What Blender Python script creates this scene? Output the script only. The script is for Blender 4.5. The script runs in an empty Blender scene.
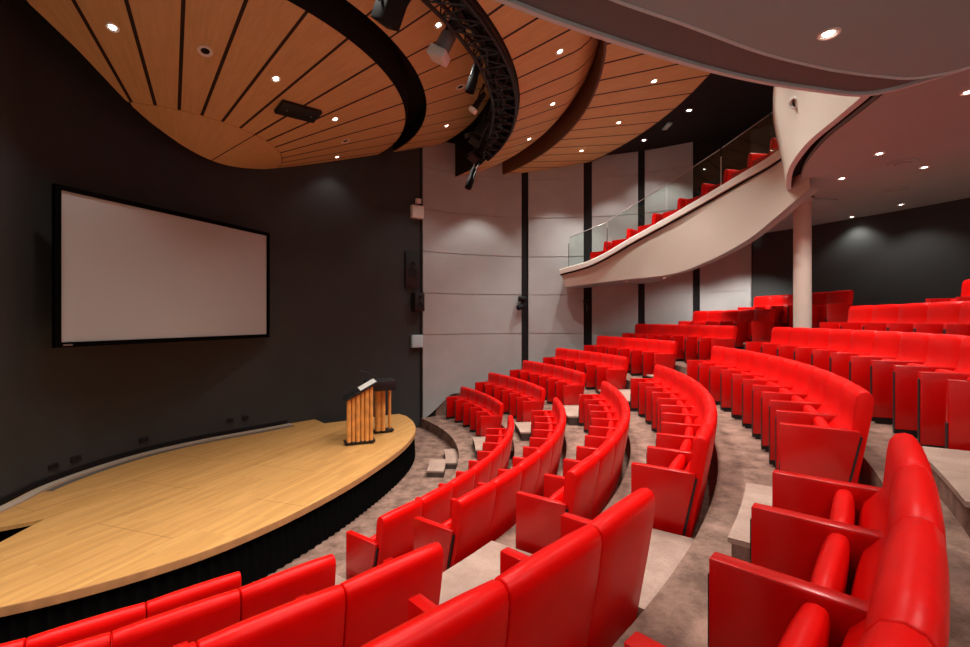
import bpy, bmesh, math, random
from math import sin, cos, pi, atan2, hypot, radians
from mathutils import Vector, Matrix

random.seed(7)
E = 3.15                       # eye height above the front floor
SC = bpy.context.scene
COL = SC.collection
ROWC = (-7.40, 9.33)           # axis of the seating arcs
CEIC = (-6.354, 9.5)           # axis of the wooden ceiling rings
RW = [7.421, 8.353, 9.307, 10.253, 11.262, 12.252, 13.234, 14.21]
FL = [-2.886, -2.524, -2.17, -1.80, -1.423, -1.061, -.696, -.335]

# ------------------------------------------------------------------ materials
def new_mat(name):
    m = bpy.data.materials.new(name); m.use_nodes = True
    nt = m.node_tree
    return m, nt, nt.nodes['Principled BSDF']

def simple(name, col, rough=.5, metal=0., noise=0., scale=20., bump=0., bscale=60., spec=None, coat=0.):
    m, nt, b = new_mat(name)
    b.inputs['Roughness'].default_value = rough
    b.inputs['Metallic'].default_value = metal
    if spec is not None: b.inputs['Specular IOR Level'].default_value = spec
    if coat: b.inputs['Coat Weight'].default_value = coat; b.inputs['Coat Roughness'].default_value = .25
    tc = nt.nodes.new('ShaderNodeTexCoord')
    n = nt.nodes.new('ShaderNodeTexNoise'); n.inputs['Scale'].default_value = scale; n.inputs['Detail'].default_value = 5
    nt.links.new(tc.outputs['Object'], n.inputs['Vector'])
    r = nt.nodes.new('ShaderNodeMapRange')
    r.inputs['From Min'].default_value = .3; r.inputs['From Max'].default_value = .7
    r.inputs['To Min'].default_value = 1 - noise; r.inputs['To Max'].default_value = 1 + noise
    nt.links.new(n.outputs['Fac'], r.inputs['Value'])
    mx = nt.nodes.new('ShaderNodeVectorMath'); mx.operation = 'SCALE'
    mx.inputs[0].default_value = col[:3]
    nt.links.new(r.outputs['Result'], mx.inputs['Scale'])
    nt.links.new(mx.outputs['Vector'], b.inputs['Base Color'])
    if bump:
        n2 = nt.nodes.new('ShaderNodeTexNoise'); n2.inputs['Scale'].default_value = bscale; n2.inputs['Detail'].default_value = 4
        nt.links.new(tc.outputs['Object'], n2.inputs['Vector'])
        bp = nt.nodes.new('ShaderNodeBump'); bp.inputs['Strength'].default_value = bump; bp.inputs['Distance'].default_value = .01
        nt.links.new(n2.outputs['Fac'], bp.inputs['Height']); nt.links.new(bp.outputs['Normal'], b.inputs['Normal'])
    return m

def glow(name, col, strength):
    m, nt, b = new_mat(name)
    b.inputs['Base Color'].default_value = (*col, 1)
    b.inputs['Emission Color'].default_value = (*col, 1)
    b.inputs['Emission Strength'].default_value = strength
    return m

def math_node(nt, op, a, b=None):
    n = nt.nodes.new('ShaderNodeMath'); n.operation = op
    for i, v in enumerate((a, b)):
        if v is None: continue
        if isinstance(v, (int, float)): n.inputs[i].default_value = v
        else: nt.links.new(v, n.inputs[i])
    return n.outputs[0]

def radial_wood(name, th0, dl, half=.022):
    """veneered boards fanning out from the object's own axis, with dark open joints between them"""
    m, nt, b = new_mat(name)
    tc = nt.nodes.new('ShaderNodeTexCoord')
    sp = nt.nodes.new('ShaderNodeSeparateXYZ'); nt.links.new(tc.outputs['Object'], sp.inputs[0])
    ang = math_node(nt, 'ARCTAN2', sp.outputs['Y'], sp.outputs['X'])
    t = math_node(nt, 'DIVIDE', math_node(nt, 'SUBTRACT', ang, th0 - 40 * dl), dl)
    fr = math_node(nt, 'FRACT', math_node(nt, 'ADD', t, .5))
    dist = math_node(nt, 'ABSOLUTE', math_node(nt, 'SUBTRACT', fr, .5))
    r = math_node(nt, 'SQRT', math_node(nt, 'ADD', math_node(nt, 'MULTIPLY', sp.outputs['X'], sp.outputs['X']),
                                        math_node(nt, 'MULTIPLY', sp.outputs['Y'], sp.outputs['Y'])))
    w = math_node(nt, 'MULTIPLY', math_node(nt, 'MULTIPLY', dist, dl), r)
    gap = math_node(nt, 'LESS_THAN', w, half)
    board = math_node(nt, 'FLOOR', t)
    cb = nt.nodes.new('ShaderNodeCombineXYZ')
    nt.links.new(math_node(nt, 'MULTIPLY', ang, 26.), cb.inputs[0])
    nt.links.new(math_node(nt, 'MULTIPLY', r, .9), cb.inputs[1])
    nt.links.new(math_node(nt, 'MULTIPLY', board, 3.7), cb.inputs[2])
    n = nt.nodes.new('ShaderNodeTexNoise'); n.inputs['Scale'].default_value = 2.2; n.inputs['Detail'].default_value = 8; n.inputs['Roughness'].default_value = .7
    nt.links.new(cb.outputs[0], n.inputs['Vector'])
    cr = nt.nodes.new('ShaderNodeValToRGB')
    cr.color_ramp.elements[0].position = .25; cr.color_ramp.elements[0].color = (.52, .32, .135, 1)
    cr.color_ramp.elements[1].position = .8; cr.color_ramp.elements[1].color = (.68, .45, .20, 1)
    nt.links.new(n.outputs['Fac'], cr.inputs['Fac'])
    mx = nt.nodes.new('ShaderNodeMix'); mx.data_type = 'RGBA'
    nt.links.new(gap, mx.inputs['Factor']); nt.links.new(cr.outputs['Color'], mx.inputs['A'])
    mx.inputs['B'].default_value = (.02, .006, .004, 1)
    nt.links.new(mx.outputs['Result'], b.inputs['Base Color'])
    b.inputs['Roughness'].default_value = .55
    b.inputs['Specular IOR Level'].default_value = .3
    return m

def stage_wood(name):
    m, nt, b = new_mat(name)
    tc = nt.nodes.new('ShaderNodeTexCoord')
    mp = nt.nodes.new('ShaderNodeMapping'); mp.inputs['Rotation'].default_value = (0, 0, radians(-72))
    nt.links.new(tc.outputs['Object'], mp.inputs['Vector'])
    br = nt.nodes.new('ShaderNodeTexBrick')
    br.inputs['Scale'].default_value = 1.; br.inputs['Brick Width'].default_value = 1.1; br.inputs['Row Height'].default_value = .07
    br.inputs['Mortar Size'].default_value = .0012; br.inputs['Mortar Smooth'].default_value = .3; br.inputs['Bias'].default_value = -.1
    br.inputs['Color1'].default_value = (.54, .275, .085, 1); br.inputs['Color2'].default_value = (.64, .345, .115, 1)
    br.inputs['Mortar'].default_value = (.40, .19, .06, 1)
    nt.links.new(mp.outputs[0], br.inputs['Vector'])
    st = nt.nodes.new('ShaderNodeMapping'); st.inputs['Scale'].default_value = (1., 12, 1)
    nt.links.new(mp.outputs[0], st.inputs['Vector'])
    n = nt.nodes.new('ShaderNodeTexNoise'); n.inputs['Scale'].default_value = 2.; n.inputs['Detail'].default_value = 8
    nt.links.new(st.outputs[0], n.inputs['Vector'])
    mr = nt.nodes.new('ShaderNodeMapRange'); mr.inputs['To Min'].default_value = .72; mr.inputs['To Max'].default_value = 1.25
    nt.links.new(n.outputs['Fac'], mr.inputs['Value'])
    # big sheet joints
    b2 = nt.nodes.new('ShaderNodeTexBrick'); b2.offset = .5
    b2.inputs['Scale'].default_value = 1.; b2.inputs['Brick Width'].default_value = 2.44; b2.inputs['Row Height'].default_value = 1.22
    b2.inputs['Mortar Size'].default_value = .006
    b2.inputs['Color1'].default_value = b2.inputs['Color2'].default_value = (1, 1, 1, 1); b2.inputs['Mortar'].default_value = (.6, .52, .45, 1)
    nt.links.new(mp.outputs[0], b2.inputs['Vector'])
    v = nt.nodes.new('ShaderNodeVectorMath'); v.operation = 'SCALE'
    nt.links.new(br.outputs['Color'], v.inputs[0]); nt.links.new(mr.outputs[0], v.inputs['Scale'])
    v2 = nt.nodes.new('ShaderNodeVectorMath'); v2.operation = 'MULTIPLY'
    nt.links.new(v.outputs[0], v2.inputs[0]); nt.links.new(b2.outputs['Color'], v2.inputs[1])
    nt.links.new(v2.outputs[0], b.inputs['Base Color'])
    b.inputs['Roughness'].default_value = .42
    return m

def carpet_mat(name, c1, c2):
    m, nt, b = new_mat(name)
    tc = nt.nodes.new('ShaderNodeTexCoord')
    n = nt.nodes.new('ShaderNodeTexNoise'); n.inputs['Scale'].default_value = 4.5; n.inputs['Detail'].default_value = 8; n.inputs['Roughness'].default_value = .68
    n2 = nt.nodes.new('ShaderNodeTexNoise'); n2.inputs['Scale'].default_value = 120.; n2.inputs['Detail'].default_value = 3
    for q in (n, n2): nt.links.new(tc.outputs['Object'], q.inputs['Vector'])
    cr = nt.nodes.new('ShaderNodeValToRGB')
    cr.color_ramp.elements[0].position = .36; cr.color_ramp.elements[0].color = (*c1, 1)
    cr.color_ramp.elements[1].position = .64; cr.color_ramp.elements[1].color = (*c2, 1)
    nt.links.new(n.outputs['Fac'], cr.inputs['Fac'])
    mr = nt.nodes.new('ShaderNodeMapRange'); mr.inputs['To Min'].default_value = .7; mr.inputs['To Max'].default_value = 1.3
    nt.links.new(n2.outputs['Fac'], mr.inputs['Value'])
    v = nt.nodes.new('ShaderNodeVectorMath'); v.operation = 'SCALE'
    nt.links.new(cr.outputs['Color'], v.inputs[0]); nt.links.new(mr.outputs[0], v.inputs['Scale'])
    nt.links.new(v.outputs[0], b.inputs['Base Color'])
    b.inputs['Roughness'].default_value = .95; b.inputs['Specular IOR Level'].default_value = .1
    bp = nt.nodes.new('ShaderNodeBump'); bp.inputs['Strength'].default_value = .4; bp.inputs['Distance'].default_value = .01
    nt.links.new(n2.outputs['Fac'], bp.inputs['Height']); nt.links.new(bp.outputs['Normal'], b.inputs['Normal'])
    return m

M = {}
M['leather'] = simple('red leather', (.72, .0028, .0018), .38, noise=.05, scale=6, bump=.10, bscale=45, spec=.18)
M['leather_pad'] = simple('red leather armrest', (.54, .0026, .0018), .26, noise=.05, scale=5, bump=.05, bscale=60, spec=.5)
M['black_metal'] = simple('black powder coat', (.007, .007, .008), .5)
M['dark_metal'] = simple('dark lamp housing', (.010, .010, .010), .7, spec=.2)
M['carpet'] = carpet_mat('brown grey carpet', (.125, .074, .058), (.31, .19, .148))
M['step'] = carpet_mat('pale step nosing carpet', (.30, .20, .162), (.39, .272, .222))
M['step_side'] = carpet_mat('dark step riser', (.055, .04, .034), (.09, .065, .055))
M['wall_dark'] = simple('charcoal wall paint', (.042, .046, .046), .7, noise=.06, scale=1.5, spec=.25)
M['wall_black'] = simple('black wall paint', (.012, .011, .012), .8, spec=.2)
M['panel'] = simple('grey acoustic panel', (.39, .395, .395), .75, noise=.05, scale=2., bump=.05, bscale=200, spec=.2)
M['ceil_black'] = simple('black ceiling', (.012, .009, .009), .8, spec=.2)
M['fascia'] = simple('warm white plaster', (.64, .58, .50), .6, noise=.02, scale=1.5, spec=.3)
M['cap'] = simple('white balcony capping', (.78, .70, .63), .5)
M['soffit'] = simple('cyan tinted soffit plaster', (.33, .44, .455), .8, noise=.03, scale=1., spec=.2)  # cyan put into the colour to offset red light bounced off the seats
M['disc'] = simple('cyan grey plaster', (.26, .44, .50), .75, noise=.03, scale=1., spec=.3)  # drum colour pushed to cyan against the seats' red bounce light
M['disc_band'] = simple('dark cyan grey plaster band', (.11, .155, .175), .75)
M['disc_lip'] = simple('light cyan grey plaster lip', (.50, .68, .74), .45)
M['screen'] = simple('matte projection cloth', (.46, .49, .495), .85, noise=.015, scale=.8, spec=.1)
M['wood_edge'] = simple('stage edge band', (.40, .19, .075), .5, noise=.15, scale=8)
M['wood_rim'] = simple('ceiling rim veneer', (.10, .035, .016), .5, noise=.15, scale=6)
M['stage'] = stage_wood('maple stage boards')
M['slat'] = simple('orange lectern wood', (.72, .33, .085), .38, noise=.2, scale=7)
M['curtain'] = simple('black stage skirt', (.004, .0038, .0038), 1., spec=0.)
M['white'] = simple('white lacquer', (.75, .72, .68), .5)
M['paper'] = simple('white paper', (.88, .85, .8), .8)
M['glow'] = glow('lamp lens', (1., .88, .74), 26.)
M['steel'] = simple('brushed steel', (.55, .55, .55), .35, metal=1.)
M['column'] = simple('cream column paint', (.62, .53, .46), .55, noise=.03, scale=3)
M['lamp_grey'] = simple('grey lamp housing', (.16, .15, .145), .45)

def glass_mat():
    m, nt, b = new_mat('clear glass')
    nt.nodes.remove(b)
    out = nt.nodes['Material Output']
    tr = nt.nodes.new('ShaderNodeBsdfTransparent'); tr.inputs['Color'].default_value = (.90, .95, .925, 1)
    gl = nt.nodes.new('ShaderNodeBsdfGlossy'); gl.inputs['Roughness'].default_value = .03; gl.inputs['Color'].default_value = (.9, 1, .96, 1)
    fr = nt.nodes.new('ShaderNodeLayerWeight'); fr.inputs['Blend'].default_value = .5
    fac = math_node(nt, 'ADD', math_node(nt, 'MULTIPLY', math_node(nt, 'POWER', fr.outputs['Facing'], 5.), .45), .03)
    mx = nt.nodes.new('ShaderNodeMixShader')
    nt.links.new(fac, mx.inputs[0]); nt.links.new(tr.outputs[0], mx.inputs[1]); nt.links.new(gl.outputs[0], mx.inputs[2])
    nt.links.new(mx.outputs[0], out.inputs['Surface'])
    return m
M['glass'] = glass_mat()

# ------------------------------------------------------------------ helpers
def make_mesh(name, verts, faces, mat, smooth=None):
    me = bpy.data.meshes.new(name)
    me.from_pydata([tuple(v) for v in verts], [], faces)
    me.validate()
    bm = bmesh.new(); bm.from_mesh(me)
    bmesh.ops.remove_doubles(bm, verts=bm.verts[:], dist=1e-5)
    bmesh.ops.recalc_face_normals(bm, faces=bm.faces[:])
    bm.to_mesh(me); bm.free()
    for mm in (mat if isinstance(mat, (list, tuple)) else [mat]): me.materials.append(mm)
    if smooth is not None:
        for p in me.polygons: p.use_smooth = True
        if smooth < 180: me.set_sharp_from_angle(angle=radians(smooth))
    return me

def obj(name, me, parent=None, loc=(0, 0, 0), rot=(0, 0, 0)):
    o = bpy.data.objects.new(name, me); COL.objects.link(o)
    o.location = loc; o.rotation_euler = rot
    if parent: o.parent = parent
    return o

def tag(o, label=None, cat=None, group=None, kind=None):
    if label: o['label'] = label
    if cat: o['category'] = cat
    if group: o['group'] = group
    if kind: o['kind'] = kind
    return o

def empty(name, label, cat, loc=(0, 0, 0), rz=0., group=None):
    o = bpy.data.objects.new(name, None); COL.objects.link(o)
    o.location = loc; o.rotation_euler = (0, 0, rz); o.empty_display_size = .1
    return tag(o, label, cat, group)

class MB:
    """collects shapes into one mesh"""
    def __init__(s): s.v = []; s.f = []
    def add(s, v, f):
        n = len(s.v); s.v += [tuple(x) for x in v]; s.f += [tuple(i + n for i in q) for q in f]; return s
    def box(s, a, b):
        x0, y0, z0 = a; x1, y1, z1 = b
        return s.add([(x0,y0,z0),(x1,y0,z0),(x1,y1,z0),(x0,y1,z0),(x0,y0,z1),(x1,y0,z1),(x1,y1,z1),(x0,y1,z1)],
                     [(3,2,1,0),(4,5,6,7),(0,1,5,4),(1,2,6,5),(2,3,7,6),(3,0,4,7)])
    def tube(s, pts, r, n=10, cap=True, closed=False):
        pts = [Vector(p) for p in pts]; k = len(pts); base = len(s.v)
        rad = r if isinstance(r, (list, tuple)) else [r] * k
        ref = None
        for i, p in enumerate(pts):
            t = (pts[min(i + 1, k - 1)] - pts[max(i - 1, 0)])
            if t.length < 1e-9: t = Vector((0, 0, 1))
            t.normalize()
            if ref is None:
                ref = Vector((0, 0, 1)) if abs(t.z) < .9 else Vector((1, 0, 0))
            u = t.cross(ref).normalized(); w = t.cross(u).normalized(); ref = u.cross(t).normalized() if False else ref
            for j in range(n):
                a = 2 * pi * j / n
                s.v.append(tuple(p + (u * cos(a) + w * sin(a)) * rad[i]))
        for i in range(k - 1):
            for j in range(n):
                a = base + i * n + j; b2 = base + i * n + (j + 1) % n
                s.f.append((a, b2, b2 + n, a + n))
        if cap:
            s.f.append(tuple(base + j for j in range(n))[::-1]); s.f.append(tuple(base + (k - 1) * n + j for j in range(n)))
        return s
    def prism(s, poly, axis='y', a=-.5, b=.5):
        n = len(poly)
        P = {'y': lambda p, t: (p[0], t, p[1]), 'z': lambda p, t: (p[0], p[1], t), 'x': lambda p, t: (t, p[0], p[1])}[axis]
        v = [P(p, a) for p in poly] + [P(p, b) for p in poly]
        f = [tuple(range(n))[::-1], tuple(range(n, 2 * n))] + [(i, (i + 1) % n, (i + 1) % n + n, i + n) for i in range(n)]
        return s.add(v, f)
    def lathe(s, prof, n=24, c=(0, 0, 0)):
        base = len(s.v)
        for (r, z) in prof:
            for j in range(n):
                a = 2 * pi * j / n; s.v.append((c[0] + r * cos(a), c[1] + r * sin(a), c[2] + z))
        for i in range(len(prof) - 1):
            for j in range(n):
                a = base + i * n + j; b = base + i * n + (j + 1) % n
                s.f.append((a, b, b + n, a + n))
        s.f.append(tuple(base + j for j in range(n))[::-1]); s.f.append(tuple(base + (len(prof) - 1) * n + j for j in range(n)))
        return s
    def mesh(s, name, mat, smooth=None, bevel=0., seg=2):
        me = make_mesh(name, s.v, s.f, mat, None)
        if bevel:
            bm = bmesh.new(); bm.from_mesh(me)
            ed = [e for e in bm.edges if len(e.link_faces) == 2 and e.calc_face_angle(0) > radians(30)]
            bmesh.ops.bevel(bm, geom=ed, offset=bevel, segments=seg, affect='EDGES', profile=.5, clamp_overlap=True)
            bm.to_mesh(me); bm.free()
        if smooth is not None:
            for p in me.polygons: p.use_smooth = True
            if smooth < 180: me.set_sharp_from_angle(angle=radians(smooth))
        return me

def grid(name, rows, mat, smooth=40, closed=False, thick=0.):
    """rows: list of equally long point lists"""
    n = len(rows[0]); v = [p for r in rows for p in r]; f = []
    for i in range(len(rows) - 1):
        for j in range(n - (0 if closed else 1)):
            a = i * n + j; b = i * n + (j + 1) % n
            f.append((a, b, b + n, a + n))
    return make_mesh(name, v, f, mat, smooth)

def spline(pts, closed=False, sub=8):
    pts = [Vector(p) for p in pts]; n = len(pts); out = []
    for i in range(n if closed else n - 1):
        p0 = pts[(i - 1) % n] if closed or i > 0 else pts[0] * 2 - pts[1]
        p1 = pts[i]; p2 = pts[(i + 1) % n]
        p3 = pts[(i + 2) % n] if closed or i + 2 < n else pts[-1] * 2 - pts[-2]
        for k in range(sub):
            t = k / sub
            out.append(.5 * ((2 * p1) + (p2 - p0) * t + (2 * p0 - 5 * p1 + 4 * p2 - p3) * t * t + (3 * p1 - p0 - 3 * p2 + p3) * t ** 3))
    if not closed: out.append(pts[-1])
    return out

def polar(c, r, a): return (c[0] + r * cos(a), c[1] + r * sin(a))

def ray_hits(c, a, poly):
    """distances from c along azimuth a to a closed 2-D outline"""
    dx, dy = cos(a), sin(a); hits = []
    n = len(poly)
    for i in range(n):
        x1, y1 = poly[i][0] - c[0], poly[i][1] - c[1]; x2, y2 = poly[(i + 1) % n][0] - c[0], poly[(i + 1) % n][1] - c[1]
        ex, ey = x2 - x1, y2 - y1
        den = dx * ey - dy * ex
        if abs(den) < 1e-9: continue
        t = (x1 * ey - y1 * ex) / den; u = (x1 * dy - y1 * dx) / den
        if t > 0 and 0 <= u < 1: hits.append(t)
    return sorted(hits)

# ------------------------------------------------------------------ room shell
WALL = [(-6.45, 5.3), (-6.56, 6.22), (-6.72, 6.96), (-6.65, 7.96), (-6.4, 8.81), (-5.94, 9.61), (-5.15, 10.57), (-4.18, 11.68),   # stage side
        (-1.90, 13.42), (-.50, 14.22), (1.27, 14.70), (3.23, 14.58), (4.75, 14.08), (6.08, 13.3), (7.2, 12.5),                      # panelled side
        (7.98, 11.25), (8.75, 9.6), (9.12, 8.6), (9.6, 6.8), (9.9, 4.5), (9.8, 1.5),                                               # back of the house
        (8.6, -1.8), (5.5, -3.8), (1.5, -4.6), (-2.0, -3.6), (-4.6, -1.2), (-5.8, 1.6), (-6.25, 3.9)]                              # near side
SUB = 8
WP = [(p.x, p.y) for p in spline(WALL, True, SUB)]
iP = [0, 8, 14, 20, 28]
def wall_strip(name, i0, i1, mat):
    n = len(WP)
    pts = [WP[i % n] for i in range(i0 * SUB, i1 * SUB + 1)]
    # thickness outwards (the loop runs clockwise seen from above)
    outer = []
    for k, p in enumerate(pts):
        a = pts[max(k - 1, 0)]; b = pts[min(k + 1, len(pts) - 1)]
        t = Vector((b[0] - a[0], b[1] - a[1])).normalized()
        outer.append((p[0] - t.y * .15, p[1] + t.x * .15))
    z0, z1 = 0., E + 5.6
    rows = [[(x, y, z0) for x, y in pts], [(x, y, z1) for x, y in pts], [(x, y, z1) for x, y in outer], [(x, y, z0) for x, y in outer], [(x, y, z0) for x, y in pts]]
    o = obj(name, grid(name, rows, mat, 40))
    return tag(o, kind='structure')
wall_strip('wall_left', -2, 8, M['wall_dark'])
wall_strip('wall_far', 8, 14, M['wall_black'])
wall_strip('wall_right', 14, 20, M['wall_dark'])
wall_strip('wall_near', 20, 26, simple('pale grey acoustic wall', (.50, .48, .47), .8, noise=.05, scale=2.))

def wall_offset(pts, d):
    out = []
    for k, p in enumerate(pts):
        a = pts[max(k - 1, 0)]; b = pts[min(k + 1, len(pts) - 1)]
        t = Vector((b[0] - a[0], b[1] - a[1])).normalized()
        out.append((p[0] + t.y * d, p[1] - t.x * d))
    return out

def wall_at_u(u, lo=7 * SUB, hi=16 * SUB):
    """point of the wall line met by the horizontal direction X/Y = u"""
    for i in range(lo, hi):
        a, b = WP[i], WP[i + 1]
        fa, fb = a[0] - u * a[1], b[0] - u * b[1]
        if fa <= 0 <= fb:
            t = -fa / (fb - fa)
            return i + t
def wall_pt(s):
    i = int(s); t = s - i
    a, b = WP[i], WP[i + 1]
    return (a[0] + (b[0] - a[0]) * t, a[1] + (b[1] - a[1]) * t)

# terraced floor: front floor + eight curved terraces, one carpeted mesh
def build_floor():
    n = 120
    a0, a1 = radians(-118), radians(62)
    mb = MB()
    prof = [(0.2, -3.15), (6.88, -3.15), (6.88, FL[0])]
    for k in range(7):
        r = RW[k] + .56
        prof += [(r, FL[k]), (r, FL[k + 1])]
    prof += [(19.5, FL[7])]
    rows = []
    for i in range(n + 1):
        a = a0 + (a1 - a0) * i / n
        hits = ray_hits(ROWC, a, WP)
        far = hits[-1] + .1 if hits else 19.
        rows.append([(*polar(ROWC, min(r, max(far, .3)), a), E + z) for r, z in prof])
    return grid('floor', rows, M['carpet'], 30)
tag(obj('floor', build_floor()), kind='structure')
# solid slab under everything
mb = MB(); mb.prism([(p[0], p[1]) for p in WP[::2]], 'z', -.12, -.005)
tag(obj('floor', mb.mesh('floor_slab', M['carpet'])), kind='structure')

# ceiling: black plenum slab
mb = MB(); mb.prism([(p[0], p[1]) for p in WP[::2]], 'z', E + 5.6, E + 5.7)
tag(obj('ceiling', mb.mesh('ceiling', M['ceil_black'])), kind='structure')
def ceil_ring(name, r0, r1, z, mat, a0=-2.2, a1=1.2, n=100):
    rows = []
    for i in range(n + 1):
        a = a0 + (a1 - a0) * i / n
        h = ray_hits(CEIC, a, WP); far = (h[-1] if h else 30) + .05
        if far <= r0 + .02: continue
        q = min(r1, far)
        rows.append([(*polar(CEIC, r0, a), E + z), (*polar(CEIC, q, a), E + z), (*polar(CEIC, q, a), E + z + .05), (*polar(CEIC, r0, a), E + z + .05), (*polar(CEIC, r0, a), E + z)])
    return obj(name, grid(name, rows, mat, 40))
tag(ceil_ring('ceiling', 10.86, 30., 5.1, M['ceil_black']), kind='structure')

# ------------------------------------------------------------------ wooden ceiling rings
CUT = [(-5.80, 2.6), (-5.93, 4.2), (-5.95, 5.2), (-5.94, 5.96), (-5.87, 6.65), (-5.87, 7.52), (-5.81, 8.0), (-5.67, 8.57), (-5.48, 9.2), (-5.27, 9.93), (-4.98, 11.0), (-4.36, 12.45), (-3.5, 13.15), (-2.4, 13.4), (3., 14.5), (8., 5.), (0., -3.)]
def tier(name, label, r0, h0, r1, s, th0, dl, a0, a1, limit, n=150, thick=.035, half=.02, cove=None):
    root = empty(name, label, 'ceiling panel', (CEIC[0], CEIC[1], E + h0), 0, 'timber ceiling rings over the stage and stalls')
    m = radial_wood('veneer ' + name + str(r0), th0, dl, half)
    lo, hi = [], []
    for i in range(n + 1):
        a = a0 + (a1 - a0) * i / n
        ra, rb = r0, r1
        if limit is CUT:
            h = ray_hits(CEIC, a, CUT)
            if len(h) < 2: continue
            # inside between first and second crossing
            ra, rb = max(r0, h[0]), min(r1, h[1])
        else:
            h = ray_hits(CEIC, a, limit)
            rb = min(r1, h[-1] - .02) if h else r1
        if rb - ra < .03: continue
        row = []
        for k in range(5 if not cove else 13):
            r = ra + (rb - ra) * k / (4 if not cove else 12)
            row.append((r * cos(a), r * sin(a), s * (r - r0) + (cove[1] * max(0, (r - cove[0]) / (r1 - cove[0])) ** 2 if cove else 0)))
        top = [(x, y, z + thick) for x, y, z in row[::-1]]
        lo.append(row + top + [row[0]])
    # end caps
    g = grid('boards', lo, m, 35)
    obj('board_field', g, root)
    return root

T1 = empty('timber_ceiling_fan', 'lowest fan of reddish timber ceiling boards directly above the stage', 'ceiling panel', (CEIC[0], CEIC[1], E + 3.56), 0, 'timber ceiling rings over the stage and stalls')
def fan_rows(r0, r1, a0, a1, n, h0, s, zc=0.):
    out = []
    for i in range(n + 1):
        a = a0 + (a1 - a0) * i / n
        h = ray_hits(CEIC, a, CUT)
        if len(h) < 2: continue
        ra, rb = max(r0, h[0]), min(r1, h[1])
        if rb - ra < .02: continue
        row = [(q * cos(a), q * sin(a), s * (q - 2.)) for q in [ra + (rb - ra) * k / 5 for k in range(6)]]
        out.append(row + [(x, y, z + .03) for x, y, z in row[::-1]] + [row[0]])
    return out
obj('board_field', grid('board_field', fan_rows(2.0, 4.66, -1.75, 1.35, 260, 3.56, .36), radial_wood('veneer fan', -1.293, .1655, .026), 35), T1)
obj('centre_disc', grid('centre_disc', fan_rows(.3, 1.985, -1.45, 1.2, 200, 3.56, .36), radial_wood('veneer centre', -.297, 1.35, .014), 35), T1)

def band_ring(name, prof, a0, a1, mat, parent, base, n=120, limit=WP, rmax=None):
    rows = []
    for i in range(n + 1):
        a = a0 + (a1 - a0) * i / n
        h = ray_hits(CEIC, a, limit); far = h[-1] - .015 if h else 99
        if far < prof[0][0] + .02: continue
        rows.append([(min(r, far) * cos(a), min(r, far) * sin(a), z - base) for r, z in prof])
    return obj(name, grid(name, rows, mat, 30), parent)
band_ring('recess_band', [(4.645, 4.50), (4.66, 4.50), (4.70, 4.62), (4.72, 5.15), (5.11, 5.15), (5.115, 4.70)], -2.0, 1.25, M['ceil_black'], T1, 3.56)

T2 = tier('timber_ceiling_ring', 'narrow timber ceiling ring between stage fan and hanging lighting truss', 5.11, 4.68, 6.60, .36, -.246, .119, -2.1, 1.25, WP)
T3 = tier('timber_ceiling_ring', 'timber ceiling ring just outside the hanging lighting truss', 7.05, 4.30, 8.53, .37, -.094, .085, -2.1, 1.1, WP, half=.025, cove=(8.05, .30))
T4 = tier('timber_ceiling_ring', 'outermost timber ceiling ring beside the black ceiling above the balcony', 8.57, 4.55, 10.88, .17, -.0133, .0685, -2.1, 1.1, WP, half=.027)
band_ring('recess_band', [(6.60, 5.21), (6.60, 5.55), (7.04, 5.55), (7.045, 4.30)], -2.0, 1.1, M['ceil_black'], T3, 4.30)
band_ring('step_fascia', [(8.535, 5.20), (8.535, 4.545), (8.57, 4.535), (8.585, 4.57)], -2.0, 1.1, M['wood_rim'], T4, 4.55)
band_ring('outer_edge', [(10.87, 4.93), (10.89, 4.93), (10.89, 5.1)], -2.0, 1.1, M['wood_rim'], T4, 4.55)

# ------------------------------------------------------------------ ceiling lights
def lamp(p, energy, cone=100, blend=.7, col=(1., .945, .87), size=.06, aim=None):
    l = bpy.data.lights.new('spot_beam', 'SPOT'); l.energy = energy; l.spot_size = radians(cone); l.spot_blend = blend
    l.color = col; l.shadow_soft_size = size
    o = bpy.data.objects.new('spot_beam', l); COL.objects.link(o); o.location = p
    if aim: o.rotation_euler = (Vector(aim) - Vector(p)).to_track_quat('-Z', 'Y').to_euler()
    return o
_lm = {}
def downlight(p, label, energy, normal=(0, 0, -1), r=.075, group='recessed downlights', **kw):
    """white trim ring, recessed glowing lens; p is on the ceiling surface"""
    t = empty('downlight', label, 'ceiling light', p, 0, group)
    nv = Vector(normal).normalized()
    q = nv.to_track_quat('-Z', 'Y').to_euler()
    t.rotation_euler = q
    if r not in _lm:
        a = MB().lathe([(r * .72, .012), (r * .72, -.008), (r * .95, -.012), (r * 1.05, -.004), (r * 1.05, .012)], 24).mesh('trim_ring', M['white'], 40)
        b = MB().lathe([(r * .50, .006), (r * .50, -.003), (r * .3, -.007), (.004, -.008)], 20).mesh('lens', M['glow'], 60)
        c = MB().lathe([(r * .52, .004), (r * .53, .002), (r * .71, -.006), (r * .72, .004)], 24).mesh('reflector', M['steel'], 60)
        _lm[r] = (a, b, c)
    obj('trim_ring', _lm[r][0], t); obj('lens', _lm[r][1], t); obj('reflector', _lm[r][2], t)
    pv = Vector(p) + nv * .05
    lamp(pv, energy, **kw)
    return t
def on_cone(r, a, h0, r0, s): return (*polar(CEIC, r, a), E + h0 + s * (r - r0))
PW = 1.0
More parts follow.
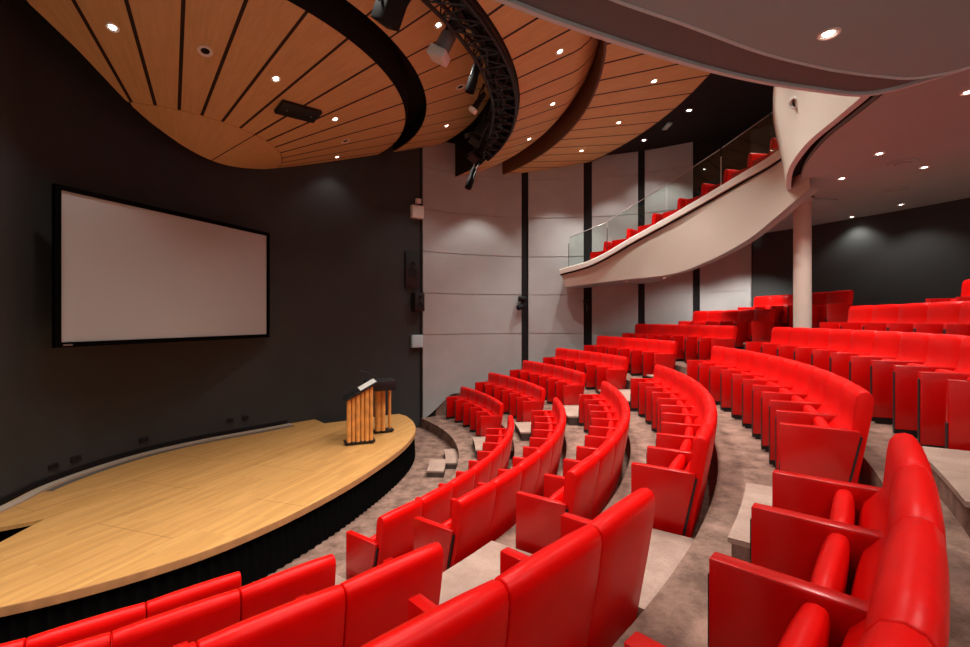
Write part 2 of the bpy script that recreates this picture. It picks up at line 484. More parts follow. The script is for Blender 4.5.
LIGHTS = {'fan': (3.33, 3.56, 2.0, .36, [-1.204, -.551, -.054, .644], 90 * PW),
          'inner': (5.84, 4.68, 5.11, .36, [-.304, .404, .763, -.66, -1.0, -1.36], 170 * PW),
          'middle': (7.80, 4.30, 7.05, .37, [-.207, .041, .29, -.455, -.70, -.95, -1.2], 380 * PW),
          'outer': (9.73, 4.55, 8.57, .17, [-.03, .171, .369, -.23, -.43, -.63, -.83, -1.03], 480 * PW)}
names = {'fan': ['bright downlight in the stage fan, at its end over the screen', 'downlight in the stage fan beside the black hatch', 'downlight in the stage fan just past the black hatch', 'small downlight at the far tip of the stage fan'],
         'inner': ['downlight in the narrow ring behind the lamp with a pale frame', 'downlight in the narrow ring low beside the truss', 'downlight in the narrow ring close to the dark wall'],
         'middle': ['downlight in the ring outside the truss, under the grey balcony edge', 'second downlight down the ring outside the truss', 'lowest downlight of the ring outside the truss'],
         'outer': ['topmost downlight of the outermost timber ring', 'middle downlight of the outermost timber ring', 'lowest downlight of the outermost timber ring']}
for key, (r, h0, r0, s, azs, en) in LIGHTS.items():
    for i, a in enumerate(azs):
        p = on_cone(r, a, h0, r0, s)
        tilt = (-sin(math.atan(s)) * cos(a) * -1, sin(math.atan(s)) * sin(a), -cos(math.atan(s)))
        nrm = Vector((s * cos(a), s * sin(a), -1)).normalized()
        if i < len(names[key]):
            t = downlight(p, names[key][i], en if i < 3 else en * .22, nrm, .075, cone=95 if i < 3 else 110)
            t.rotation_euler = nrm.to_track_quat('-Z', 'Y').to_euler()
        else:
            lamp((p[0], p[1], p[2] - .06), en, 100)

# ------------------------------------------------------------------ small ceiling fittings
def ring_speaker(p, nrm, label, r=.1):
    t = empty('ceiling_speaker', label, 'ceiling speaker', p, 0, 'round speakers in the timber ceiling')
    t.rotation_euler = Vector(nrm).to_track_quat('-Z', 'Y').to_euler()
    obj('trim_ring', MB().lathe([(r * .62, .01), (r * .62, -.01), (r, -.014), (r * 1.05, -.004), (r * 1.05, .01)], 28).mesh('trim_ring', M['white'], 40), t)
    obj('cone', MB().lathe([(r * .6, .0), (r * .55, .006), (r * .25, -.002), (.01, -.004)], 24).mesh('cone', M['dark_metal'], 50), t)
def nrm_at(a, s): return Vector((s * cos(a), s * sin(a), -1)).normalized()
ring_speaker(on_cone(3.33, -.873, 3.56, 2, .36), nrm_at(-.873, .36), 'round white rimmed speaker in the stage fan near the bright downlight')
ring_speaker(on_cone(3.33, .292, 3.56, 2, .36), nrm_at(.292, .36), 'round white rimmed speaker in the far half of the stage fan')
ring_speaker(on_cone(5.84, .055, 4.68, 5.11, .36), nrm_at(.055, .36), 'round white rimmed speaker in the narrow ring behind the truss')
hp = on_cone(2.99, -.292, 3.56, 2, .36)
t = empty('ceiling_hatch', 'black rectangular hatch fixed below the stage fan boards', 'ceiling hatch', (hp[0], hp[1], hp[2] - .03))
zax = -nrm_at(-.292, .36)
t.rotation_euler = zax.to_track_quat('Z', 'X').to_euler()
d1 = Vector((.56, .52, 0)); 
me = MB().box((-.17, -.40, -.045), (.17, .40, .03)).mesh('housing', M['black_metal'], 30, .008)
o = obj('housing', me, t)
for y in (-.25, .25): obj('screw', MB().lathe([(.014, -.006), (.014, .006)], 10, (0, y, -.047)).mesh('screw', M['steel'], 40), t)
# lay its long side along the direction seen between its two short ends
ang = atan2(.78, .62)
t.rotation_euler = (Matrix.Rotation(0, 3, 'Z')).to_euler()
xl = Vector((cos(ang), sin(ang), 0)); xl = (xl - zax * xl.dot(zax)).normalized(); yl = zax.cross(xl)
t.rotation_euler = Matrix((( -yl.x, xl.x, zax.x), (-yl.y, xl.y, zax.y), (-yl.z, xl.z, zax.z))).to_euler()

# ------------------------------------------------------------------ lighting truss and stage lamps
TR = empty('lighting_truss', 'black curved lattice lighting truss hanging in the slot of the timber ceiling', 'lighting truss', (CEIC[0], CEIC[1], E + 4.3))
def arc_pts(r, z, a0, a1, n): return [(r * cos(a0 + (a1 - a0) * i / n), r * sin(a0 + (a1 - a0) * i / n), z) for i in range(n + 1)]
A0, A1 = -1.5, .40
def trz(a): return 0.
chords = [(6.52, -.10), (6.98, -.10), (6.52, .32), (6.98, .32)]
for r, z in chords:
    obj('chord', MB().tube(arc_pts(r, z, A0, A1, 70), .03, 8).mesh('chord', M['black_metal'], 50), TR)
lat = MB(); NB = 34
for i in range(NB):
    a, b = A0 + (A1 - A0) * i / NB, A0 + (A1 - A0) * (i + 1) / NB
    P = lambda r, z, q: (r * cos(q), r * sin(q), z)
    for (c1, c2) in ((0, 1), (2, 3), (0, 2), (1, 3)):
        r1, z1 = chords[c1]; r2, z2 = chords[c2]
        lat.tube([P(r1, z1, a), P(r2, z2, b)], .013, 6, False)
        lat.tube([P(r1, z1, a), P(r2, z2, a)], .013, 6, False)
obj('lattice', lat.mesh('lattice', M['black_metal'], 50), TR)
# cable tray on the outside of the truss
obj('top_cover', grid('top_cover', [[(q * cos(a), q * sin(a), z) for q, z in ((6.50, .34), (7.0, .34), (7.0, .35), (6.50, .35), (6.50, .34))] for a in [A0 + (A1 - A0) * i / 70 for i in range(71)]], M['black_metal'], 30), TR)
obj('cable_tray', grid('cable_tray', [[(q * cos(a), q * sin(a), z) for q, z in ((6.99, -.08), (7.03, -.08), (7.03, .36), (6.99, .36), (6.99, -.08))] for a in [A0 + (A1 - A0) * i / 70 for i in range(71)]], M['black_metal'], 30), TR)
for j in range(3):
    obj('cable_loom', MB().tube([((6.58 + .11 * j + .05 * sin(i * (.5 + .2 * j) + j)) * cos(A0 + .5 + (A1 - A0 - .5) * i / 80), (6.58 + .11 * j + .05 * sin(i * (.5 + .2 * j) + j)) * sin(A0 + .5 + (A1 - A0 - .5) * i / 80), .0 + .09 * j + .05 * sin(i * .4 + 2 * j)) for i in range(81)], .03, 6).mesh('cable_loom', M['black_metal'], 60), TR)
obj('cable_loom', MB().tube([((6.72 + .05 * sin(i * 1.7)) * cos(A0 + (A1 - A0) * i / 80), (6.72 + .05 * sin(i * 1.7)) * sin(A0 + (A1 - A0) * i / 80), -.07 + .04 * sin(i * 1.1)) for i in range(81)], .025, 6).mesh('cable_loom', M['black_metal'], 60), TR)

def stage_lamp(p, hang, label, L=.5, R=.105, aim=(-4.2, 8.0, -2.4), gel=None, doors=True, box=False, body_mat=None):
    """spot lamp on a yoke: p is the middle of the body, hang the point of the clamp"""
    t = empty('stage_spotlight', label, 'stage light', (hang[0], hang[1], E + hang[2]), 0, 'black stage spotlights on the curved truss')
    P = Vector((p[0] - hang[0], p[1] - hang[1], p[2] - hang[2]))
    d = (Vector(aim) - Vector(p)).normalized()
    q = d.to_track_quat('Z', 'Y').to_matrix().to_4x4()
    def place(me): me.transform(Matrix.Translation(P) @ q); return me
    if box:
        body = MB().box((-R, -R * .8, -L * .5), (R, R * .8, L * .3)).mesh('housing', M['dark_metal'], 30, .02)
    else:
        body = MB().lathe([(.03, -L * .55), (R * .7, -L * .52), (R * .85, -L * .4), (R * .85, -L * .05), (R, 0), (R, L * .38), (R * .92, L * .40), (R * .9, L * .3)], 22).mesh('housing', body_mat or M['dark_metal'], 35)
    obj('housing', place(body), t)
    obj('lens', place(MB().lathe([(R * .84, L * .28), (R * .6, L * .31), (.01, L * .33)], 20).mesh('lens', M['black_metal'], 60)), t)
    if gel:
        obj('gel_frame', place(MB().box((-R * 1.15, -R * 1.15, L * .40), (R * 1.15, R * 1.15, L * .64)).mesh('gel_frame', gel, 30, .012)), t)
    if doors:
        for k in range(4):
            a = k * pi / 2
            m = MB().add([(-R, R, L * .4), (R, R, L * .4), (R * 1.25, R * 1.9, L * .4 + R * 1.3), (-R * 1.25, R * 1.9, L * .4 + R * 1.3),
                          (-R, R + .006, L * .4), (R, R + .006, L * .4), (R * 1.25, R * 1.9 + .006, L * .4 + R * 1.3), (-R * 1.25, R * 1.9 + .006, L * .4 + R * 1.3)],
                         [(0, 1, 2, 3), (7, 6, 5, 4), (0, 4, 5, 1), (1, 5, 6, 2), (2, 6, 7, 3), (3, 7, 4, 0)]).mesh('barn_door', M['black_metal'])
            m.transform(Matrix.Rotation(a, 4, 'Z'))
            obj('barn_door', place(m), t)
    side = d.cross(Vector((0, 0, 1))).normalized() * (R + .03)
    up = Vector((0, 0, 0))
    obj('yoke', MB().tube([P + side, P * .45 + side, P * .3 + side * .6, P * .25, P * .3 - side * .6, P * .45 - side, P - side], .016, 6).mesh('yoke', M['black_metal'], 50), t)
    obj('clamp', MB().tube([(0, 0, .03), P * .25], .024, 8).mesh('clamp', M['black_metal'], 50), t)
    return t
stage_lamp((-1.26, 6.1, 4.10), (-1.0, 6.2, 4.62), 'large black box spotlight over the dark ring above the stage fan', .66, .16, box=True, doors=False)
stage_lamp((-.55, 7.0, 4.30), (-.40, 7.05, 4.66), 'spotlight with pale square colour frame hanging from the truss', .62, .12, gel=M['white'], aim=(-2.6, 7.4, .6), doors=False, body_mat=M['lamp_grey'])
stage_lamp((-.20, 7.9, 4.12), (-.08, 7.95, 4.5), 'slim black spotlight hanging just past the pale framed lamp', .6, .085, aim=(-2.2, 8.6, -2.4), doors=False)
stage_lamp((-.12, 8.75, 4.12), (-.02, 8.8, 4.45), 'black spotlight with small pale filter halfway along the truss', .36, .06, gel=M['paper'], aim=(-4., 9.6, -1.2), doors=False)
stage_lamp((-.08, 9.75, 4.02), (.02, 9.75, 4.4), 'black box spotlight in the lower half of the truss', .45, .11, aim=(-4., 9.6, -2.4), box=True)
stage_lamp((-.10, 10.7, 3.95), (.0, 10.7, 4.4), 'black spotlight with flaps on the far part of the truss', .45, .10, aim=(-3.6, 9.0, -2.4))
stage_lamp((-.36, 11.6, 3.50), (-.10, 11.75, 4.25), 'black spotlight hanging lowest at the far tip of the truss', .6, .09, aim=(-1.6, 10.8, -.6), doors=False)

# ------------------------------------------------------------------ grey acoustic wall panels
def wall_panel(label, u0, u1, ztop, zbot, seams, off=.07, part_top=None):
    s0, s1 = wall_at_u(u0), wall_at_u(u1)
    n = 14
    pts = [wall_pt(s0 + (s1 - s0) * i / n) for i in range(n + 1)]
    inner = wall_offset(pts, off); back = wall_offset(pts, .005)
    c = inner[n // 2]
    zt = ztop if callable(ztop) else (lambda i: ztop); zb = zbot if callable(zbot) else (lambda i: zbot)
    cols = []
    for i in range(n + 1):
        a, b = zb(i / n), zt(i / n)
        dirx, diry = back[i][0] - inner[i][0], back[i][1] - inner[i][1]; L = hypot(dirx, diry)
        def P(d, z): return (inner[i][0] + dirx / L * d - c[0], inner[i][1] + diry / L * d - c[1], E + z)
        col = [P(L, a), P(0, a)]
        for s in seams:
            s2 = min(max(s, a + .03), b - .03)
            col += [P(0, s2 - .013), P(.02, s2 - .011), P(.02, s2 + .011), P(0, s2 + .013)]
        col += [P(0, b), P(L, b), P(L, a)]
        cols.append(col)
    # close the two upright edges
    me = grid('panel', cols, M['panel'], 25)
    bm = bmesh.new(); bm.from_mesh(me); bmesh.ops.holes_fill(bm, edges=[e for e in bm.edges if e.is_boundary]); bm.to_mesh(me); bm.free(); me.set_sharp_from_angle(angle=radians(25))
    o = obj('acoustic_wall_panel', me, None, (c[0], c[1], 0))
    return tag(o, label, 'wall panel', 'tall grey acoustic panels on the curved wall')
SE = [-.46, .76, 1.97, 3.20, 4.42]
U = lambda x: (x - 485) / 461.3
wall_panel('widest grey acoustic panel, next to the charcoal stage wall', -.1366, .0780, 5.3, lambda t: min(-2.93 + 2.3 * t, -2.25), SE)
wall_panel('second grey acoustic panel from the charcoal stage wall', .0935, .2135, 5.3, -1.6, SE)
wall_panel('third grey acoustic panel, crossed by the balcony tip', .2318, .3320, 5.2, -1.3, SE)
wall_panel('fourth grey acoustic panel, below the balcony fascia', .3470, .4510, 5.1, -1.0, SE)
wall_panel('fifth grey acoustic panel, beside the dark rear wall', .4665, .5780, 2.6, -.6, SE)

# ------------------------------------------------------------------ stage
STG = empty('stage', 'low curved maple stage with black pleated skirt', 'stage', (-4., 8., 0))
front = [(-6.0, 3.5), (-5.2, 3.64), (-4.6, 3.86), (-4.24, 4.04), (-3.96, 4.2), (-3.68, 4.4), (-3.38, 4.66), (-3.07, 4.99), (-2.77, 5.44), (-2.44, 6.1), (-2.07, 7.1), (-1.76, 8.3), (-1.60, 9.23), (-1.56, 10.02), (-1.62, 10.7), (-1.80, 11.4), (-2.06, 12.0)]
FR = [(p.x, p.y) for p in spline(front, False, 6)]
back = [(-2.29, 12.27), (-2.53, 12.12), (-3.46, 11.41), (-3.88, 11.14), (-4.28, 11.60)]
wl = [WP[i] for i in range(7 * SUB - 2, 2, -2)]
wl = [(x, y) for x, y in wall_offset([WP[i] for i in range(2, 7 * SUB - 1, 2)], .012)][::-1]
notch = [(-6.50, 5.55), (-6.02, 5.46), (-5.55, 5.81), (-5.44, 4.95), (-6.3, 4.75)]
deck = FR + back + wl[:-0 or None] + notch
deck = [p for i, p in enumerate(deck) if i == 0 or hypot(p[0] - deck[i - 1][0], p[1] - deck[i - 1][1]) > .015]
def deck_mesh(name, poly, z0, z1, mat):
    bm = bmesh.new()
    vs = [bm.verts.new((x + 4., y - 8., z1)) for x, y in poly]
    es = [bm.edges.new((vs[i], vs[(i + 1) % len(vs)])) for i in range(len(vs))]
    bmesh.ops.triangle_fill(bm, edges=es, use_beauty=True)
    r = bmesh.ops.extrude_face_region(bm, geom=bm.faces[:])
    for v in [g for g in r['geom'] if isinstance(g, bmesh.types.BMVert)]: v.co.z = z0
    bmesh.ops.recalc_face_normals(bm, faces=bm.faces[:])
    me = bpy.data.meshes.new(name); bm.to_mesh(me); bm.free(); me.materials.append(mat)
    return me
DZ = E - 2.52
obj('deck', deck_mesh('deck', deck, DZ - .05, DZ, M['stage']), STG)
def ribbon(name, pts, prof, mat, sm=35):
    """prof: (inward offset, z)"""
    rows = []
    for k, p in enumerate(pts):
        a = pts[max(k - 1, 0)]; b = pts[min(k + 1, len(pts) - 1)]
        t = Vector((b[0] - a[0], b[1] - a[1])).normalized()
        rows.append([(p[0] - t.y * d + 4., p[1] + t.x * d - 8., z) for d, z in prof])
    return grid(name, rows, mat, sm)
obj('edge_band', ribbon('edge_band', FR, [(.03, DZ - .001), (-.012, DZ - .001), (-.014, DZ - .01), (-.014, DZ - .085), (.03, DZ - .085), (.03, DZ - .001)], M['wood_edge']), STG)
# pleated skirt
fine = [(p.x, p.y) for p in spline(front, False, 60)]
acc = 0; rows = []
for k, p in enumerate(fine):
    a = fine[max(k - 1, 0)]; b = fine[min(k + 1, len(fine) - 1)]
    acc += hypot(p[0] - a[0], p[1] - a[1])
    t = Vector((b[0] - a[0], b[1] - a[1])).normalized()
    w = .5 + .5 * sin(acc * 2 * pi / .13 + .8 * sin(acc * 3.1))
    col = []
    for j, z in enumerate((DZ - .08, DZ - .2, DZ - .4, .012)):
        d = .03 + .045 * w * (1 - .12 * j) - .012 * j
        col.append((p[0] - t.y * d + 4., p[1] + t.x * d - 8., z))
    rows.append(col)
obj('skirt', grid('skirt', rows, M['curtain'], 180), STG)
pit = [(x, y) for x, y in [(-6.55, 5.6), (-6.02, 5.48), (-5.53, 5.83), (-5.42, 4.93), (-6.35, 4.7)]]
obj('trap_lining', deck_mesh('trap_lining', pit, DZ - .5, DZ - .42, M['black_metal']), STG)
# wall rail behind the stage: pale ledge with a dark cable slot
wr = wall_offset([WP[i] for i in range(8, 7 * SUB - 4)], .30)
def rail(name, pts, prof, mat):
    rows = []
    for k, p in enumerate(pts):
        a = pts[max(k - 1, 0)]; b = pts[min(k + 1, len(pts) - 1)]
        t = Vector((b[0] - a[0], b[1] - a[1])).normalized()
        rows.append([(p[0] + t.y * d, p[1] - t.x * d, z) for d, z in prof])
    return grid(name, rows, mat, 30)
wbase = [WP[i] for i in range(5, 7 * SUB - 3)]
o = obj('trim_1', rail('trim_1', wbase, [(.10, DZ + .002), (.10, DZ + .03), (.24, DZ + .03), (.24, DZ + .002), (.10, DZ + .002)], simple('pale ledge', (.45, .36, .28), .6)))
tag(o, kind='structure')
o = obj('trim_2', rail('trim_2', wbase[8:], [(.26, DZ + .002), (.26, DZ + .006), (.36, DZ + .006), (.36, DZ + .002), (.26, DZ + .002)], simple('grey cable slot', (.12, .11, .10), .6)))
tag(o, kind='structure')
o = obj('baseboard_left', rail('baseboard_left', wbase, [(.005, DZ + .002), (.005, DZ + .10), (.03, DZ + .09), (.03, DZ + .002), (.005, DZ + .002)], M['wall_black']))
tag(o, kind='structure')

# ------------------------------------------------------------------ projection screen
sl, sr = Vector((-6.265, 6.80)), Vector((-5.008, 10.55))
sd = (sr - sl).normalized(); sn = Vector((sd.y, -sd.x))
SCR = empty('projection_screen', 'large wide projection screen with black frame on the stage wall', 'projection screen', (sl.x, sl.y, E - .345), atan2(sd.y, sd.x))
SW, SH = (sr - sl).length, 2.245
F = .075
obj('screen_cloth', MB().box((0, -.01, 0), (SW, .02, SH)).mesh('screen_cloth', M['screen']), SCR)
fm = MB()
fm.box((-F, -.035, -F), (SW + F, .05, .0)); fm.box((-F, -.035, SH), (SW + F, .05, SH + F)); fm.box((-F, -.035, 0), (0, .05, SH)); fm.box((SW, -.035, 0), (SW + F, .05, SH))
obj('frame', fm.mesh('frame', M['curtain']), SCR)
for x in (.6, SW * .5, SW - .5):
    obj('wall_bracket', MB().box((x - .04, .05, .9), (x + .04, .30 if x != SW * .5 else .55, 1.0)).mesh('wall_bracket', M['black_metal']), SCR)
obj('badge', MB().box((.02, -.04, -.055), (.14, -.034, -.03)).mesh('badge', M['lamp_grey']), SCR)

# ------------------------------------------------------------------ wall fittings
def wall_fit(name, label, cat, s, z, w, h, d, mat, group=None, detail=None):
    p = wall_pt(s); q = wall_pt(s + .3)
    a = atan2(q[1] - p[1], q[0] - p[0])
    t = empty(name, label, cat, (p[0], p[1], E + z), a, group)
    obj('case', MB().box((-w / 2, -d, -h / 2), (w / 2, -.004, h / 2)).mesh('case', mat, 30, min(.006, d * .3)), t)
    if detail: detail(t, w, h, d)
    return t
def near_wall(x, y):
    best = min(range(len(WP) - 1), key=lambda i: hypot(WP[i][0] - x, WP[i][1] - y))
    return best
def sockets(t, w, h, d):
    for k in (-1, 1): obj('socket', MB().box((k * w * .25 - w * .17, -d - .006, -h * .33), (k * w * .25 + w * .17, -d, h * .33)).mesh('socket', M['wall_black']), t)
for (u, z, lab) in ((-.937, -2.29, 'black double wall socket nearest the trapdoor end of the stage wall'), (-.889, -2.285, 'black double wall socket second from the trapdoor'),
                    (-.741, -2.275, 'black double wall socket below the middle of the screen'), (-.553, -2.21, 'small black wall socket beyond the screen, closer to it'), (-.520, -2.20, 'small black wall socket beyond the screen, closer to the lectern')):
    s = None
    for i in range(4, 8 * SUB):
        a, b = WP[i], WP[i + 1]
        fa, fb = a[0] - u * a[1], b[0] - u * b[1]
        if fa <= 0 <= fb: s = i - fa / (fb - fa); break
    if s: wall_fit('wall_socket', lab, 'wall socket', s, z, .16 if u < -.6 else .13, .085, .03, M['black_metal'], 'black sockets along the stage wall', sockets)
sP = wall_at_u(-.150)
def grille(t, w, h, d):
    m = MB()
    for k in range(5): m.box((-w * .42, -d - .006, -h * .38 + k * h * .17), (w * .42, -d, -h * .30 + k * h * .17))
    obj('grille', m.mesh('grille', M['white'] if w > .35 else M['disc_lip']), t)
wall_fit('wall_cabinet', 'white wall box high up beside the widest grey panel', 'wall box', sP, 3.08, .36, .36, .16, M['white'], None, grille)
wall_fit('wall_lamp', 'tiny white lamp above the high white wall box', 'wall lamp', wall_at_u(-.147), 3.40, .14, .14, .12, M['white'])
wall_fit('wall_cabinet', 'pale wall box low beside the widest grey panel', 'wall box', sP, -.64, .34, .36, .12, M['disc_lip'], None, grille)
def spk(t, w, h, d):
    for z, r in ((-.1, w * .33), (.13, w * .2)):
        c = MB().lathe([(r, 0), (r, .012), (r * .6, .004), (.01, .0)], 18).mesh('driver', M['dark_metal'], 50)
        c.transform(Matrix.Translation((0, -d, z)) @ Matrix.Rotation(pi / 2, 4, 'X')); obj('driver', c, t)
wall_fit('wall_speaker', 'tall black flat panel on the charcoal wall above the small speaker', 'wall speaker', wall_at_u(-.160), 1.43, .42, 1.0, .09, M['black_metal'], None, spk)
wall_fit('wall_speaker', 'small black loudspeaker on the charcoal wall beside the widest grey panel', 'wall speaker', wall_at_u(-.150), .48, .30, .52, .26, M['black_metal'], None, spk)

# spotlights on the dark joints between panels
def joint_spots(u, z, label, n, aims):
    s = wall_at_u(u); p = wall_pt(s); q = wall_pt(s + .3)
    a = atan2(q[1] - p[1], q[0] - p[0])
    t = empty('wall_spotlight', label, 'wall spotlight', (p[0], p[1], E + z), a)
    obj('bracket', MB().box((-.03, -.14, -.16), (.03, -.004, .16)).mesh('bracket', M['black_metal'], 30, .006), t)
    for k in range(n):
        zz = .11 - .25 * k
        m = MB().lathe([(.03, -.15), (.085, -.13), (.085, .12), (.07, .13), (.01, .10)], 18).mesh('lamp_head', M['dark_metal'], 40)
        d = Vector(aims[k]).normalized()
        m.transform(Matrix.Translation((-.06 * k, -.23, zz)) @ d.to_track_quat('Z', 'Y').to_matrix().to_4x4()); obj('lamp_head', m, t)
joint_spots(.0785, .52, 'pair of black spotlights on the dark joint beside the widest panel', 2, [(.9, -.5, -.1), (-.8, -.4, -.3)])
joint_spots(.2215, .42, 'small black spotlight on the dark joint under the balcony tip', 1, [(.3, -.8, -.1)])

# ------------------------------------------------------------------ lectern
LC = empty('lectern', 'black topped lectern with fluted orange wood sides on the stage', 'lectern', (-2.61, 9.78, DZ), radians(22))
lm = MB()
def lp(x, y): return (x + 2.45, y - 9.75)
for (x0, x1, y) in ((-2.80, -2.30, 9.27), (-2.13, -1.78, 10.03)):
    obj('base_plate', MB().box((x0 + 2.45 - .05, y - 9.75 - .07, .03), (x1 + 2.45 + .05, y - 9.75 + .16, .07)).mesh('base_plate', M['black_metal'], 30, .006), LC)
    for xx in (x0, (x0 + x1) / 2, x1):
        obj('caster', MB().lathe([(.02, 0), (.026, .008), (.026, .024), (.015, .03)], 12, (xx + 2.45, y - 9.75, 0)).mesh('caster', M['black_metal'], 40), LC)
ztop = lambda x: .93 + (x + 2.82) * .55
for i in range(6):
    x = -2.765 + i * .088
    r = .044 if i % 2 == 0 else .034
    obj('slat', MB().lathe([(r, .06), (r, ztop(x) - .02)], 14, (x + 2.45, 9.24 - 9.75, 0)).mesh('slat', M['slat'], 40), LC)
obj('side_panel', MB().prism([(-2.79 + 2.45, .07), (-2.30 + 2.45, .07), (-2.30 + 2.45, ztop(-2.3) - .03), (-2.79 + 2.45, ztop(-2.79) - .03)], 'y', 9.27 - 9.75, 9.33 - 9.75).mesh('side_panel', M['slat']), LC)
obj('side_panel', MB().prism([(-2.34 + 2.45, .07), (-2.28 + 2.45, .07), (-2.28 + 2.45, ztop(-2.28) - .03), (-2.34 + 2.45, ztop(-2.34) - .03)], 'y', 9.33 - 9.75, 9.62 - 9.75).mesh('front_panel', M['black_metal']), LC)
for (x, y, r) in ((-2.076, 10.009, .07), (-1.966, 9.986, .05), (-1.80, 10.12, .035)):
    obj('post', MB().lathe([(r, .06), (r, .975)], 16, (x + 2.45, y - 9.75, 0)).mesh('post', M['slat'], 40), LC)
tp = [(-2.87, .905), (-2.22, 1.255), (-2.20, 1.235), (-2.20, 1.20), (-2.30, 1.165), (-2.84, .875)]
obj('desk_top', MB().prism([(x + 2.45, z) for x, z in tp], 'y', 9.16 - 9.75, 9.74 - 9.75).mesh('desk_top', M['black_metal'], 30, .006), LC)
obj('side_shelf', MB().box((.10, -.02, .97), (.72, .50, 1.19)).mesh('side_shelf', M['black_metal'], 30, .01), LC)
obj('gooseneck', MB().tube([(.22, -.35, 1.26), (.21, -.35, 1.32), (.12, -.42, 1.42), (-.02, -.5, 1.46), (-.1, -.53, 1.48)], [.007, .007, .006, .006, .012], 8).mesh('gooseneck', M['black_metal'], 60), LC)
PP = MB().add([(-.36, -.23, 0), (0, -.23, 0), (0, .23, 0), (-.36, .23, 0), (-.36, -.23, .006), (0, -.23, .006), (0, .23, .006), (-.36, .23, .006)], [(3, 2, 1, 0), (4, 5, 6, 7), (0, 1, 5, 4), (1, 2, 6, 5), (2, 3, 7, 6), (3, 0, 4, 7)]).mesh('paper', M['paper'])
o = obj('paper_sheet', PP)
o.matrix_world = Matrix.Translation((-2.61, 9.78, DZ)) @ Matrix.Rotation(radians(22), 4, 'Z') @ Matrix.Translation((.225, -.31, 1.2525)) @ Matrix.Rotation(-math.atan2(.35, .65), 4, 'Y')
tag(o, 'white paper sheets lying on the sloping lectern top', 'paper')

# ------------------------------------------------------------------ theatre seats
PROF = [(.385, .13), (.378, .26), (.356, .36), (.344, .44), (.346, .52), (.362, .575), (.396, .618), (.426, .655), (.434, .74), (.440, .82), (.449, .872), (.470, .904), (.502, .914), (.528, .906), (.545, .884), (.550, .85), (.538, .74), (.512, .58), (.484, .42), (.455, .25), (.433, .13), (.410, .115)]
SEATP = [(.243, .26), (.252, .238), (.272, .228), (.292, .24), (.300, .29), (.311, .42), (.322, .54), (.324, .575), (.322, .606), (.312, .620), (.292, .625), (.270, .620), (.258, .606), (.254, .575), (.252, .53), (.246, .38)]
ARMP = [(0, .065), (0, .64), (.475, .64), (.477, .62), (.365, .065)]
def inset(prof, d):
    n = len(prof); cx = sum(p[0] for p in prof) / n; cz = sum(p[1] for p in prof) / n; out = []
    A = sum(prof[i][0] * prof[(i + 1) % n][1] - prof[(i + 1) % n][0] * prof[i][1] for i in range(n))
    sg = 1 if A > 0 else -1
    for i in range(n):
        a = Vector(prof[i - 1]); b = Vector(prof[(i + 1) % n]); t = (b - a).normalized()
        out.append((prof[i][0] - t.y * d * sg, prof[i][1] + t.x * d * sg))
    return out
def cushion(name, prof, w, mat, edge=.016, puff=.006):
    ys = [(-w / 2, edge), (-w / 2 + edge * .35, edge * .35), (-w / 2 + edge, 0.), (-w / 4, -puff), (0, -puff * 1.2), (w / 4, -puff), (w / 2 - edge, 0.), (w / 2 - edge * .35, edge * .35), (w / 2, edge)]
    v, f = [], []; n = len(prof)
    for y, d in ys:
        v += [(x, y, z) for x, z in inset(prof, d)]
    for i in range(len(ys) - 1):
        for j in range(n):
            a = i * n + j; b = i * n + (j + 1) % n
            f.append((a, b, b + n, a + n))
    f.append(tuple(range(n))); f.append(tuple(range((len(ys) - 1) * n, len(ys) * n))[::-1])
    return make_mesh(name, v, f, mat, 50)
ARM = MB().prism(ARMP, 'y', -.032, .032).mesh('armrest_panel', M['leather_pad'], 40, .006, 2)
FRAME = MB().prism([(-.006, .02), (-.006, .58), (.03, .60), (.40, .60), (.487, .60), (.379, .06), (.355, 0), (.03, 0), (.03, .02)], 'y', -.020, .020).mesh('support_frame', M['black_metal'])
FRAME_END = MB().prism([(-.006, .02), (-.006, .34), (.03, .36), (.40, .60), (.487, .60), (.379, .06), (.355, 0), (.03, 0), (.03, .02)], 'y', -.022, .022).mesh('support_frame_end', M['black_metal'])
CAPM = MB().lathe([(.017, -.004), (.017, .007), (.012, .010), (.002, .010)], 14).mesh('hinge_cap', M['black_metal'], 50)
CAPM.transform(Matrix.Translation((.235, -.032, .27)) @ Matrix.Rotation(pi / 2, 4, 'X'))
SEAM = None
_cache = {}
def seat_meshes(key, d, R):
    if key not in _cache:
        wb = d * (R + .46) - .004; ws = d * (R + .25) - .076
        _cache[key] = (cushion('backrest', PROF, wb, M['leather'], .0055, .0045), None, cushion('seat_cushion', SEATP, ws, M['leather'], .018, .005))
    return _cache[key]
def theatre_seat(key, R, th, d, z, label, group, last, first, centre=ROWC):
    """one folding seat; th = azimuth of its first armrest, d = angular pitch"""
    am = th + d / 2
    x, y = polar(centre, R, am)
    t = empty('theatre_seat', label, 'theatre seat', (x, y, z), am, group)
    bk, sh, st = seat_meshes(key, d, R)
    obj('backrest', bk, t); obj('seat_cushion', st, t)
    for side in ([-1, 1] if last else [-1]):
        q = side * d / 2
        loc = (R * cos(q) - R, R * sin(q), 0)
        a = obj('armrest_panel', ARM, t, loc, (0, 0, q))
        obj('support_frame', FRAME_END if (first and side < 0) or (last and side > 0) else FRAME, t, loc, (0, 0, q))
        if side < 0 and not (first and R < 12): obj('hinge_cap', CAPM, a)
    return t
ORD = ['first', 'second', 'third', 'fourth', 'fifth', 'sixth', 'seventh', 'eighth', 'ninth', 'tenth', 'eleventh', 'twelfth']
RN = ['front row', 'second row', 'third row', 'fourth row', 'fifth row', 'sixth row', 'seventh row', 'eighth row']
